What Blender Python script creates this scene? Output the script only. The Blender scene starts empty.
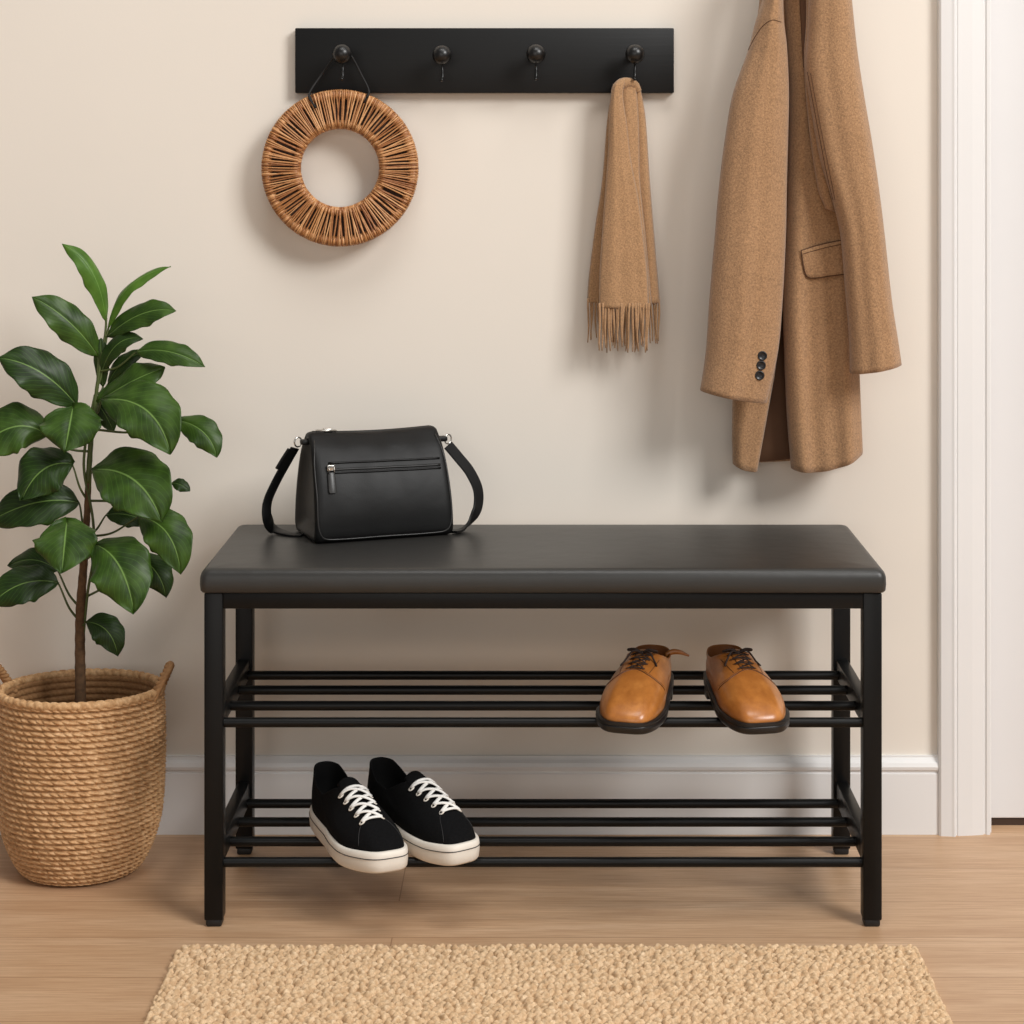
import bpy, bmesh, math, random
import numpy as np
from mathutils import Vector, Matrix
from mathutils.bvhtree import BVHTree
from math import sin, cos, pi, radians

random.seed(7)
rng = np.random.default_rng(7)
SC = bpy.context.scene
COL = SC.collection

# ------------------------------------------------------------------ camera
F = 2020.75          # focal length in pixels of a 1024 px frame
CAMY, CAMZ = -2.95, 1.13
VX, VY = 542.0, 150.0
cd = bpy.data.cameras.new('camera'); cam = bpy.data.objects.new('camera', cd); COL.objects.link(cam)
cam.location = (0, CAMY, CAMZ); cam.rotation_euler = (radians(90), 0, 0)
cd.sensor_width = 36; cd.lens = F / 1024 * 36
cd.shift_x = -(VX - 512) / 1024; cd.shift_y = -(512 - VY) / 1024
cd.clip_start = 0.05
SC.camera = cam

# ------------------------------------------------------------------ light
SC.view_settings.view_transform = 'Standard'
SC.view_settings.look = 'None'
SC.view_settings.gamma = 1
SC.view_settings.exposure = 0.06
w = bpy.data.worlds.new('world'); SC.world = w; w.use_nodes = True
w.node_tree.nodes['Background'].inputs[0].default_value = (1.0, 0.965, 0.93, 1)
w.node_tree.nodes['Background'].inputs[1].default_value = 0.19

def area(name, loc, target, sx, sy, power, color):
    l = bpy.data.lights.new(name, 'AREA'); l.shape = 'RECTANGLE'; l.size = sx; l.size_y = sy
    l.energy = power; l.color = color
    o = bpy.data.objects.new(name, l); COL.objects.link(o); o.location = loc
    o.rotation_euler = (Vector(target) - Vector(loc)).to_track_quat('-Z', 'Y').to_euler()
    return o
area('window_light', (4.1, -4.2, 4.7), (0.0, 0.3, 0.7), 2.4, 2.4, 375, (1.0, 0.99, 0.975))
area('overhead_fill', (0.3, -1.4, 4.6), (0.1, -.3, 0.0), 2.4, 1.5, 64, (1.0, 0.98, 0.95))  # unseen overhead fill, added to deepen the shade under the bench
area('front_fill', (-.6, -5.4, 1.7), (0.0, 0.3, 0.8), 4.0, 2.2, 42, (1.0, 0.97, 0.93))  # unseen fill behind the camera, added to lift the shaded wall

# ------------------------------------------------------------------ helpers
def P(px, py, Y):
    """world point seen at pixel (px, py) standing at depth Y"""
    Z = Y - CAMY
    return Vector(((px - VX) / F * Z, Y, CAMZ - (py - VY) / F * Z))

def tag(o, label=None, cat=None, group=None, kind=None):
    if label: o['label'] = label
    if cat: o['category'] = cat
    if group: o['group'] = group
    if kind: o['kind'] = kind
    return o

def empty(name, loc, rz=0, **k):
    o = bpy.data.objects.new(name, None); COL.objects.link(o)
    o.location = loc; o.rotation_euler = (0, 0, rz); o.empty_display_size = .05
    return tag(o, **k)

class MB:
    def __init__(s): s.v = []; s.f = []
    def add(s, v, f):
        n = len(s.v); s.v += [tuple(p) for p in v]; s.f += [tuple(i + n for i in q) for q in f]; return s
    def box(s, a, b, bev=0.0, seg=2):
        bm = bmesh.new(); bmesh.ops.create_cube(bm, size=1)
        a = Vector(a); b = Vector(b)
        for q in bm.verts: q.co = Vector(((a.x+b.x)/2 + q.co.x*(b.x-a.x), (a.y+b.y)/2 + q.co.y*(b.y-a.y), (a.z+b.z)/2 + q.co.z*(b.z-a.z)))
        if bev: bmesh.ops.bevel(bm, geom=bm.edges[:], offset=bev, segments=seg, profile=.5, affect='EDGES')
        bm.verts.index_update()
        s.add([q.co.copy() for q in bm.verts], [[q.index for q in f.verts] for f in bm.faces]); bm.free(); return s
    def tube(s, pts, r, seg=8, closed=False, flat=1.0, cap=True):
        pts = [Vector(p) for p in pts]; n = len(pts); rr = r if hasattr(r, '__len__') else [r]*n
        t0 = None; vs = []; up = None
        for i, p in enumerate(pts):
            if closed: t = pts[(i+1) % n] - pts[i-1]
            else: t = pts[min(i+1, n-1)] - pts[max(i-1, 0)]
            t.normalize()
            if up is None:
                up = Vector((0, 0, 1)) if abs(t.z) < .9 else Vector((0, 1, 0))
            a = (up - t*up.dot(t)).normalized(); up = a
            b = t.cross(a)
            for k in range(seg):
                th = 2*pi*k/seg
                vs.append(p + a*cos(th)*rr[i]*flat + b*sin(th)*rr[i])
        fs = []
        for i in range(n if closed else n-1):
            j = (i+1) % n
            for k in range(seg):
                l = (k+1) % seg
                fs.append((i*seg+k, i*seg+l, j*seg+l, j*seg+k))
        if not closed and cap:
            fs.append(tuple(range(seg-1, -1, -1))); fs.append(tuple((n-1)*seg+k for k in range(seg)))
        return s.add(vs, fs)
    def rings(s, rs, cap=(True, True), closed=False):
        m = len(rs[0]); n = len(rs); vs = [p for r in rs for p in r]; fs = []
        for i in range(n if closed else n-1):
            j = (i+1) % n
            for k in range(m):
                l = (k+1) % m
                fs.append((i*m+k, i*m+l, j*m+l, j*m+k))
        if not closed:
            if cap[0]: fs.append(tuple(range(m-1, -1, -1)))
            if cap[1]: fs.append(tuple((n-1)*m+k for k in range(m)))
        return s.add(vs, fs)
    def sphere(s, c, r, seg=24, sc=(1, 1, 1)):
        c = Vector(c); rs = []
        for i in range(1, seg//2):
            th = pi*i/(seg//2)
            rs.append([c + Vector((r*sc[0]*sin(th)*cos(2*pi*k/seg), r*sc[1]*sin(th)*sin(2*pi*k/seg), -r*sc[2]*cos(th))) for k in range(seg)])
        return s.rings(rs)
    def build(s, name, mat, parent=None, origin=None, smooth=True, auto=None):
        me = bpy.data.meshes.new(name)
        o0 = Vector(origin) if origin is not None else Vector((0, 0, 0))
        v = np.array(s.v, dtype=np.float32) - np.array(o0, dtype=np.float32)
        me.from_pydata(v.tolist(), [], s.f); me.materials.append(mat)
        bm = bmesh.new(); bm.from_mesh(me); bmesh.ops.recalc_face_normals(bm, faces=bm.faces[:]); bm.to_mesh(me); bm.free()
        if smooth:
            for p in me.polygons: p.use_smooth = True
            if auto is not None:
                me.set_sharp_from_angle(angle=radians(auto))
        me.update()
        o = bpy.data.objects.new(name, me); COL.objects.link(o)
        if parent is not None: o.parent = parent
        elif origin is not None: o.location = o0
        return o

def big_mesh(name, V, Fq, mat, parent=None, loc=None):
    """numpy quad mesh"""
    me = bpy.data.meshes.new(name)
    me.vertices.add(len(V)); me.vertices.foreach_set('co', V.astype(np.float32).ravel())
    me.loops.add(Fq.size); me.loops.foreach_set('vertex_index', Fq.astype(np.int32).ravel())
    me.polygons.add(len(Fq)); me.polygons.foreach_set('loop_start', np.arange(0, Fq.size, 4, dtype=np.int32))
    me.polygons.foreach_set('use_smooth', np.ones(len(Fq), dtype=bool))
    me.materials.append(mat); me.update(calc_edges=True); me.validate()
    o = bpy.data.objects.new(name, me); COL.objects.link(o)
    if parent is not None: o.parent = parent
    if loc is not None: o.location = loc
    return o

def smooth_curve(pts, n, closed=False):
    """Catmull-Rom through pts (tuples of any length), n samples"""
    p = np.array([tuple(q) for q in pts], float); m = len(p)
    d = np.linalg.norm(np.diff(p, axis=0), axis=1)
    s = np.concatenate([[0], np.cumsum(np.maximum(d, 1e-9))]); out = []
    for q in np.linspace(0, s[-1], n):
        i = min(max(np.searchsorted(s, q, side='right')-1, 0), m-2)
        h = s[i+1]-s[i]; t = (q-s[i])/h
        def tan(k):
            if k == 0: return (p[1]-p[0])/(s[1]-s[0])
            if k == m-1: return (p[-1]-p[-2])/(s[-1]-s[-2])
            return (p[k+1]-p[k-1])/(s[k+1]-s[k-1])
        m0, m1 = tan(i)*h, tan(i+1)*h
        out.append((2*t**3-3*t**2+1)*p[i]+(t**3-2*t**2+t)*m0+(-2*t**3+3*t**2)*p[i+1]+(t**3-t**2)*m1)
    return np.array(out)

# ------------------------------------------------------------------ materials
def S(r, g, b):
    f = lambda c: (c/255/12.92) if c/255 <= .04045 else ((c/255+.055)/1.055)**2.4
    return (f(r), f(g), f(b), 1)

class Mat:
    def __init__(s, name, col, rough=.5, metal=0, spec=.5, sheen=0, coat=0):
        s.m = bpy.data.materials.new(name); s.m.use_nodes = True
        s.nt = s.m.node_tree; s.b = s.nt.nodes['Principled BSDF']
        s.b.inputs['Base Color'].default_value = col
        s.b.inputs['Roughness'].default_value = rough
        s.b.inputs['Metallic'].default_value = metal
        s.b.inputs['Specular IOR Level'].default_value = spec
        s.b.inputs['Sheen Weight'].default_value = sheen
        s.b.inputs['Coat Weight'].default_value = coat
        s.col = col; s.tc = None; s.lasth = None
    def n(s, t, **k):
        x = s.nt.nodes.new(t)
        for a, v in k.items():
            if a in x.inputs: x.inputs[a].default_value = v
            else: setattr(x, a, v)
        return x
    def l(s, a, b): s.nt.links.new(a, b)
    def coord(s, scale=(1, 1, 1), rot=(0, 0, 0), loc=(0, 0, 0), out='Object'):
        if not s.tc: s.tc = s.n('ShaderNodeTexCoord')
        mp = s.n('ShaderNodeMapping'); mp.inputs['Scale'].default_value = scale
        mp.inputs['Rotation'].default_value = rot; mp.inputs['Location'].default_value = loc
        s.l(s.tc.outputs[out], mp.inputs[0]); return mp.outputs[0]
    def noise(s, scale, detail=3, rough=.5, coord=None, vec=(1, 1, 1)):
        x = s.n('ShaderNodeTexNoise'); x.inputs['Scale'].default_value = scale
        x.inputs['Detail'].default_value = detail; x.inputs['Roughness'].default_value = rough
        s.l(coord or s.coord(scale=vec), x.inputs['Vector']); return x.outputs[0]
    def ramp(s, fac, stops):
        r = s.n('ShaderNodeValToRGB'); e = r.color_ramp.elements
        while len(e) < len(stops): e.new(.5)
        for q, (p, c) in zip(e, stops): q.position = p; q.color = c
        s.l(fac, r.inputs[0]); return r.outputs[0]
    def mix(s, fac, a, b, mode='MIX'):
        x = s.n('ShaderNodeMix', data_type='RGBA', blend_type=mode)
        for sock, v in ((x.inputs[0], fac), (x.inputs[6], a), (x.inputs[7], b)):
            if hasattr(v, 'is_linked') or hasattr(v, 'links'): s.l(v, sock)
            else: sock.default_value = v
        return x.outputs[2]
    def color(s, c): s.l(c, s.b.inputs['Base Color']); return s
    def bump(s, h, strength=.3, dist=.001):
        x = s.n('ShaderNodeBump'); x.inputs['Strength'].default_value = strength; x.inputs['Distance'].default_value = dist
        s.l(h, x.inputs['Height'])
        if s.lasth is not None: s.l(s.lasth, x.inputs['Normal'])
        s.lasth = x.outputs[0]
        s.l(x.outputs[0], s.b.inputs['Normal']); return s

def mul(c, k): return (c[0]*k, c[1]*k, c[2]*k, 1)

def m_plain(name, col, rough=.5, var=.06, scale=30, bump=.1, bs=400, **k):
    m = Mat(name, col, rough, **k)
    m.color(m.ramp(m.noise(scale), [(.3, mul(col, 1-var)), (.7, mul(col, 1+var))]))
    if bump: m.bump(m.noise(bs, 4), bump, .0006)
    return m.m

WALL = m_plain('wall_paint', S(230, 222, 211), .85, .012, 3, .12, 350, spec=.2)
TRIMM = m_plain('white_trim_paint', S(229, 228, 227), .4, .01, 4, .03, 200)
DOORM = m_plain('white_door_paint', S(221, 220, 220), .55, .01, 4, .03, 200)
DOORSHADE = m_plain('under_door_shade', S(60, 42, 30), .6)  # painted shade of the gap under the door
BLACKMETAL = m_plain('black_powder_coat', S(11, 11, 11), .38, .05, 40, .1, 900, spec=.25)
BLACKWOOD = Mat('black_painted_wood', S(12, 12, 12), .5, spec=.3)
BLACKWOOD.bump(BLACKWOOD.noise(60, 4, .6, vec=(.15, 1, 4)), .15, .001); BLACKWOOD = BLACKWOOD.m
KNOBM = m_plain('black_knob_paint', S(16, 15, 15), .34, .04, 60, .03, 600)
FOOT = m_plain('black_plastic_foot', S(16, 16, 16), .5)

def m_leather(name, col, rough, cell=900, b=.25, var=.1, coat=0, sc=14):
    m = Mat(name, col, rough, coat=coat)
    if name == 'black_leather': m.b.inputs['Specular IOR Level'].default_value = .3
    if coat: m.b.inputs['Coat Roughness'].default_value = .2
    m.color(m.ramp(m.noise(sc, 4, .6), [(.3, mul(col, 1-var)), (.7, mul(col, 1+var))]))
    v = m.n('ShaderNodeTexVoronoi'); v.inputs['Scale'].default_value = cell; m.l(m.coord(), v.inputs['Vector'])
    m.bump(m.noise(25, 2), .25, .003); m.bump(v.outputs[0], b, .0004); return m.m
SEATM = m_leather('grey_vinyl', S(45, 44, 42), .40, 1100, .1, .04, sc=4)
BAGM = m_leather('black_leather', S(10, 10, 10), .48, 800, .2, .1)
PIPING = m_leather('leather_piping', S(40, 39, 38), .38, 800, .1)
TANL = Mat('tan_leather', S(178, 112, 52), .34, coat=.3)
TANL.b.inputs['Coat Roughness'].default_value = .25
TANL.color(TANL.mix(TANL.ramp(TANL.noise(60, 6, .65, vec=(1, .5, 1)), [(.35, (0, 0, 0, 1)), (.75, (1, 1, 1, 1))]),
           TANL.ramp(TANL.noise(22, 4), [(.3, S(170, 103, 44)), (.7, S(196, 128, 62))]), S(150, 88, 36)))
TANL.bump(TANL.noise(90, 4), .2, .001); TANL = TANL.m
TANDARK = m_plain('dark_stitched_leather', S(82, 44, 18), .55)
BROWNLACE = m_plain('dark_brown_lace', S(44, 28, 20), .8, .2, 400, .4, 1500)
LININGTAN = m_plain('tan_lining', S(150, 92, 46), .6)
RUBBER = m_plain('black_rubber_sole', S(24, 22, 21), .4)
SUEDE = m_plain('black_suede', S(15, 15, 16), .92, .25, 300, .5, 1400, spec=.12, sheen=.0)
SUEDELIN = m_plain('black_lining', S(12, 12, 12), .95, spec=.1)
WHITERUB = m_plain('white_rubber', S(232, 224, 212), .55, .02, 60, .05, 500)
GREYLINE = m_plain('dark_foxing_line', S(40, 38, 38), .6)
WHITELACE = m_plain('white_lace', S(240, 237, 232), .85, .06, 500, .4, 1800)
SILVER = m_plain('brushed_silver', S(205, 203, 198), .28, .03, metal=1)
BUTTONM = m_plain('black_button', S(24, 24, 27), .35)
CORD = m_plain('black_cord', S(16, 15, 15), .7)
SOIL = m_plain('potting_soil', S(48, 34, 24), .95, .4, 120, 1, 250)

def m_wool(name, col, sc=420):
    m = Mat(name, col, .95, spec=.15, sheen=.25)
    m.b.inputs['Sheen Roughness'].default_value = .6
    a = m.noise(sc*.8, 4, .75); b = m.noise(18, 3)
    c1 = m.ramp(a, [(.34, mul(col, .67)), (.5, col), (.67, mul(col, 1.34))])
    m.color(m.mix(m.ramp(b, [(.3, (0, 0, 0, 1)), (.8, (1, 1, 1, 1))]), c1, m.mix(1.0, c1, (.93, .92, .9, 1), 'MULTIPLY')))
    m.bump(a, .7, .0012); return m.m
COATM = m_wool('camel_wool', S(164, 127, 92))
COATDARK = m_plain('camel_wool_seam', S(88, 60, 40), .9)
COATSHADE = m_plain('shaded_coat_inside', S(96, 66, 44), .8)  # coat inside, with shade put into its dark brown
SCARFM = m_wool('camel_cashmere', S(170, 132, 95), 520)

# oak floor: planks along X
def floor_mat():
    m = Mat('oak_planks', S(190, 150, 110), .42)
    co = m.coord(loc=(.215, .05, 0))
    br = m.n('ShaderNodeTexBrick'); br.offset = .37; br.offset_frequency = 2; br.squash = 1
    for k, v in (('Scale', 1.0), ('Mortar Size', .0009), ('Mortar Smooth', .3), ('Bias', 0.0), ('Brick Width', 2.1), ('Row Height', .14)): br.inputs[k].default_value = v
    br.inputs['Color1'].default_value = (0, 0, 0, 1); br.inputs['Color2'].default_value = (1, 1, 1, 1); br.inputs['Mortar'].default_value = (.5, .5, .5, 1)
    m.l(co, br.inputs['Vector'])
    # shift the grain per plank
    cx = m.n('ShaderNodeVectorMath', operation='MULTIPLY_ADD')
    m.l(br.outputs['Color'], cx.inputs[0]); cx.inputs[1].default_value = (3.1, 1.7, 2.2)
    m.l(m.coord(scale=(1, 1, 1)), cx.inputs[2])
    def g(scale, vec, det=5, r=.6, dist=0.0):
        mp = m.n('ShaderNodeMapping'); mp.inputs['Scale'].default_value = vec; m.l(cx.outputs[0], mp.inputs[0])
        x = m.n('ShaderNodeTexNoise'); x.inputs['Scale'].default_value = scale; x.inputs['Detail'].default_value = det
        x.inputs['Roughness'].default_value = r; x.inputs['Distortion'].default_value = dist; m.l(mp.outputs[0], x.inputs['Vector']); return x.outputs[0]
    big = g(2.2, (.7, 9, 1), 4, .6, .6); fine = g(10, (1, 34, 1), 6, .7)
    c = m.ramp(big, [(.25, S(184, 147, 112)), (.5, S(204, 169, 134)), (.8, S(218, 186, 153))])
    c = m.mix(m.ramp(fine, [(.35, (.75, .75, .75, 1)), (.65, (0, 0, 0, 1))]), c, S(166, 127, 94))
    c = m.mix(m.ramp(br.outputs['Color'], [(0, (0, 0, 0, 1)), (1, (.5, .5, .5, 1))]), c, m.mix(1.0, c, (.92, .9, .88, 1), 'MULTIPLY'))
    c = m.mix(br.outputs['Fac'], c, S(150, 113, 82))
    m.color(c)
    m.bump(fine, .12, .0008); return m.m
FLOORM = floor_mat()

def m_strand(name, cols, rough=.6, island=True, nsc=200, b=.3, fac=1.0):
    m = Mat(name, cols[0], rough)
    if island:
        g = m.n('ShaderNodeNewGeometry'); f = g.outputs['Random Per Island']
        st = [(i/(len(cols)-1), c) for i, c in enumerate(cols)]
    else:
        f = m.noise(nsc*.35, 4, .6); st = [(.3+.4*i/(len(cols)-1), c) for i, c in enumerate(cols)]
    c = m.ramp(f, st)
    m.color(m.mix(m.ramp(m.noise(nsc, 3), [(.35, (0, 0, 0, 1)), (.75, (.6, .6, .6, 1))]), c, m.mix(1.0, c, (.55, .5, .45, 1), 'MULTIPLY')))
    m.bump(m.noise(nsc*3, 3), b, .0006); return m.m
WICKER = m_strand('wicker', [S(138, 84, 46), S(186, 128, 76), S(222, 170, 118), S(160, 102, 58), S(204, 148, 94)], .42)
WICKERSHADE = m_plain('strand_gap_shade', S(58, 34, 20), .8)  # shade in the wreath's gaps, given as a dark colour
ROPE = m_strand('seagrass_rope', [S(176, 130, 84), S(208, 164, 116), S(228, 188, 142)], .7, False, 260, .5)
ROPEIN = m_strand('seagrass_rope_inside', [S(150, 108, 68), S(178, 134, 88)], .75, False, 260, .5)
JUTE = m_strand('jute_weave', [S(196, 160, 120), S(218, 186, 147), S(236, 208, 172)], .85, False, 300, .6)
BARK = m_plain('brown_bark', S(96, 70, 46), .85, .3, 120, .8, 300)
STEMG = m_plain('green_stem', S(70, 82, 38), .55, .15, 60)

def m_leaf(name, dark, light):
    m = Mat(name, dark, .42, spec=.28)
    uv = m.n('ShaderNodeTexCoord'); sep = m.n('ShaderNodeSeparateXYZ'); m.l(uv.outputs['UV'], sep.inputs[0])
    # u across (0..1, midrib .5), v along
    def math(op, a, b=None):
        x = m.n('ShaderNodeMath', operation=op)
        for i, q in enumerate((a, b)):
            if q is None: continue
            if isinstance(q, (int, float)): x.inputs[i].default_value = q
            else: m.l(q, x.inputs[i])
        return x.outputs[0]
    d = math('ABSOLUTE', math('SUBTRACT', sep.outputs[0], .5))
    rib = m.ramp(d, [(.0, (.8, .8, .8, 1)), (.008, (.7, .7, .7, 1)), (.018, (0, 0, 0, 1))])
    ph = math('SUBTRACT', math('MULTIPLY', sep.outputs[1], 11.0), math('MULTIPLY', d, 9.0))
    fr = math('ABSOLUTE', math('SUBTRACT', math('FRACT', ph), .5))
    vein = m.ramp(fr, [(0, (.42, .42, .42, 1)), (.06, (0, 0, 0, 1))])
    c = m.ramp(m.noise(35, 3), [(.3, dark), (.75, light)])
    c = m.mix(vein, c, S(86, 128, 50)); c = m.mix(rib, c, S(118, 150, 78))
    m.color(c); m.bump(fr, .12, .001)
    m.b.inputs['Subsurface Weight'].default_value = 0
    return m.m
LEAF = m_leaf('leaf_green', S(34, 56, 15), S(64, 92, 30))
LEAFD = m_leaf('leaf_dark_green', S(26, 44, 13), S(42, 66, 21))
LEAFL = m_leaf('leaf_young_green', S(58, 92, 26), S(88, 126, 44))

# ------------------------------------------------------------------ the room
WY = 0.398
def struct(name, mb, mat, smooth=False):
    o = mb.build(name, mat, smooth=smooth); tag(o, kind='structure'); return o
struct('floor', MB().box((-3.2, -3.6, -.05), (3.2, .9, 0)), FLOORM)
dx0, dx1 = 0.742, 1.56                                   # door opening
wb = MB().box((-3.2, WY, 0), (dx0-.01, WY+.12, 2.6)).box((dx1+.01, WY, 0), (3.2, WY+.12, 2.6)).box((dx0-.01, WY, 2.06), (dx1+.01, WY+.12, 2.6))
struct('wall_back', wb, WALL)
def extrude_profile(prof, a, b, axis):
    """prof: list of (offset across, depth towards viewer)."""
    mb = MB(); r0 = []; r1 = []
    for (s_, d) in prof:
        if axis == 'x': r0.append((a, WY-d, s_)); r1.append((b, WY-d, s_))
        else: r0.append((s_, WY-d, a)); r1.append((s_, WY-d, b))
    return mb.rings([r0, r1])
bbp = [(0, 0), (0, .013), (.100, .013), (.102, .0105), (.105, .0105), (.107, .0145), (.112, .0155), (.118, .013), (.122, .008), (.1255, .006), (.128, .006), (.128, 0)]
cx0 = 0.6545
struct('baseboard_back', extrude_profile(bbp, -3.2, cx0, 'x'), TRIMM)
struct('baseboard_right', extrude_profile(bbp, dx1+.09, 3.2, 'x'), TRIMM)
def casing(x_outer, x_inner):
    sg = 1 if x_inner > x_outer else -1; wd = abs(x_inner-x_outer)
    pr = [(0, 0), (0, .017), (.003, .020), (.020, .022), (.024, .0235), (.0265, .022), (.028, .0175), (.0295, .0175), (.031, .0195), (.055, .017), (wd-.012, .0135), (wd-.010, .0105), (wd-.008, .0105), (wd-.006, .0135), (wd-.001, .0135), (wd, .012), (wd, 0)]
    return extrude_profile([(x_outer+sg*a, d) for a, d in pr], 0, 2.06, 'z')
struct('trim_1', casing(cx0, dx0-.002), TRIMM)
struct('trim_2', casing(dx1+.0875, dx1+.002), TRIMM)
struct('trim_3', MB().box((cx0, WY-.02, 2.06), (dx1+.0875, WY, 2.145), .003), TRIMM)
struct('trim_4', MB().box((dx0-.01, WY-.002, 0), (dx0+.002, WY+.12, 2.06)).box((dx1-.002, WY-.002, 0), (dx1+.01, WY+.12, 2.06)).box((dx0, WY, 2.045), (dx1, WY+.12, 2.06)), TRIMM)
struct('door_1', MB().box((dx0+.004, WY+.030, .013), (dx1-.004, WY+.070, 2.042), .002), DOORM)
struct('door_shade_strip', MB().box((dx0+.002, WY+.034, 0), (dx1-.002, WY+.12, .0115)), DOORSHADE)  # dark strip added for the shaded gap below the door

# ------------------------------------------------------------------ rug
def rug():
    X0, X1, Y1, Y0 = -.5137, .529, -.098, -.74
    st = .0018
    xs = np.arange(X0, X1, st); ys = np.arange(Y0, Y1, st); X, Y = np.meshgrid(xs, ys)
    cw, ch = .0118, .0088
    H = np.zeros_like(X)
    j0 = np.floor((Y-Y0)/ch).astype(int)
    jx = rng.random((400, 400))
    for dj in (-1, 0, 1):
        j = j0+dj
        off = np.where(j % 2 == 0, 0, .5*cw)
        i0 = np.floor((X-X0-off)/cw).astype(int)
        for di in (-1, 0, 1):
            i = i0+di
            a = jx[(j+5) % 400, (i+5) % 400]; b = jx[(i+9) % 400, (j+50) % 400]; c = jx[(j+77) % 400, (i+31) % 400]
            cx = X0+off+(i+.5+.5*(a-.5))*cw; cy = Y0+(j+.5+.5*(b-.5))*ch
            ang = (np.where(j % 2 == 0, .45, -.45))+.7*(c-.5)
            dx = X-cx; dy = Y-cy
            u = (dx*np.cos(ang)+dy*np.sin(ang))/(cw*.60); v = (-dx*np.sin(ang)+dy*np.cos(ang))/(ch*.52)
            h = np.sqrt(np.clip(1-u*u-v*v, 0, 1))*(.75+.4*b)
            H = np.maximum(H, h)
    edge = np.minimum(np.minimum(X-X0, X1-X), np.minimum(Y-Y0, Y1-Y))
    e = np.clip(edge/.004, 0, 1)**.5
    Zc = .0012+e*(.0005+.0105*H)
    wob = .0016*np.sin(Y*420)+.0012*np.sin(Y*170+1)
    X = X+wob*(np.clip(1-np.minimum(X-X0, X1-X)/.02, 0, 1)); Y = Y+.0014*np.sin(X*400)*np.clip(1-(Y1-Y)/.02, 0, 1)
    V = np.stack([X, Y, Zc], -1).reshape(-1, 3); ny, nx = X.shape
    idx = np.arange(nx*ny).reshape(ny, nx)
    Fq = np.stack([idx[:-1, :-1], idx[:-1, 1:], idx[1:, 1:], idx[1:, :-1]], -1).reshape(-1, 4)
    # skirt down to the floor
    ring = np.concatenate([idx[0, :], idx[1:, -1], idx[-1, -2::-1], idx[-2:0:-1, 0]])
    n0 = len(V); low = V[ring].copy(); low[:, 2] = 0.0002; V = np.vstack([V, low])
    k = np.arange(len(ring)); k2 = (k+1) % len(ring)
    Fs = np.stack([ring[k2], ring[k], n0+k, n0+k2], -1)
    Fq = np.vstack([Fq, Fs])
    c = np.array([0, Y0/2+Y1/2, 0]); V -= c
    o = big_mesh('rug', V, Fq, JUTE, loc=tuple(c))
    tag(o, 'woven tan jute rug lying on the wooden floor in front of the bench', 'rug')
rug()

# ------------------------------------------------------------------ bench
BX = 0.0015
SEATZ = .522
def bench():
    r = empty('storage_bench', (BX, .15, 0), label='black metal shoe bench with a grey padded seat and two slatted shelves', cat='bench')
    O = (BX, .15, 0)
    XL = .479; LW = .0137
    # legs
    for (sx, y) in ((-1, 0), (1, 0), (-1, .300), (1, .300)):
        x = BX+sx*XL; 
        g = MB().box((x-LW, y-LW, .010), (x+LW, y+LW, .486), .0022).build('leg', BLACKMETAL, r, O, auto=30)
        MB().box((x-LW+.002, y-LW+.002, .0), (x+LW-.002, y+LW-.002, .012), .003).build('foot', FOOT, g, O, auto=30)
    xa, xb = BX-XL+LW, BX+XL-LW
    MB().box((xa, -LW+.001, .463), (xb, LW-.001, .486), .0015).build('rail', BLACKMETAL, r, O, auto=30)
    MB().box((xa, .300-LW+.001, .463), (xb, .300+LW-.001, .486), .0015).build('rail', BLACKMETAL, r, O, auto=30)
    for sx in (-1, 1):
        x = BX+sx*XL
        MB().box((x-.0115, LW, .463), (x+.0115, .300-LW, .486), .0015).build('rail', BLACKMETAL, r, O, auto=30)
        for z0, z1 in ((.284, .314), (.083, .118)):
            MB().box((x-.0095, LW-.001, z0), (x+.0095, .300-LW+.001, z1), .0015).build('side_rail', BLACKMETAL, r, O, auto=30)
    for z in (.2945, .0905):
        for k in range(4):
            y = .088*k
            xx = XL-.006
            pts = [(BX-xx+2*xx*t, y, z) for t in np.linspace(0, 1, 6)]
            MB().tube(pts, .0072, 16).build('shelf_rod', BLACKMETAL, r, O, auto=40)
    # cushion: rounded block with a soft crown
    bm = bmesh.new()
    x0, x1, y0, y1, z0, z1 = BX-.4985, BX+.4985, -.020, .342, .4865, SEATZ
    nx, ny = 60, 24
    rs = []
    def ringat(ins, z, crown=0, rc=.012):
        pts = []; xa_, xb_, ya_, yb_ = x0+ins, x1-ins, y0+ins, y1-ins; rc = max(rc-ins*.3, .006)
        for (cx, cy, a0) in ((xb_-rc, yb_-rc, 0), (xa_+rc, yb_-rc, 90), (xa_+rc, ya_+rc, 180), (xb_-rc, ya_+rc, 270)):
            for k in range(7):
                a = radians(a0+15*k); pts.append((cx+rc*cos(a), cy+rc*sin(a), z+crown))
        return pts
    rs = [ringat(.006, z0), ringat(.002, z0+.0005), ringat(.0, z0+.003), ringat(-.001, z0+.012), ringat(-.0005, z1-.013)]
    for k in range(1, 9):
        a = radians(90*k/8); rr = .013
        rs.append(ringat(rr*(1-cos(a)), z1-rr+rr*sin(a)))
    rs += [ringat(.06, z1+.0012), ringat(.12, z1+.0016)]
    mb = MB().rings(rs)
    mb.build('cushion', SEATM, r, O, auto=50)
    MB().box((BX-.46, .0, .4845), (BX+.46, .30, .4872)).build('base_board', FOOT, r, O, smooth=False)
    return r
bench()

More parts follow.
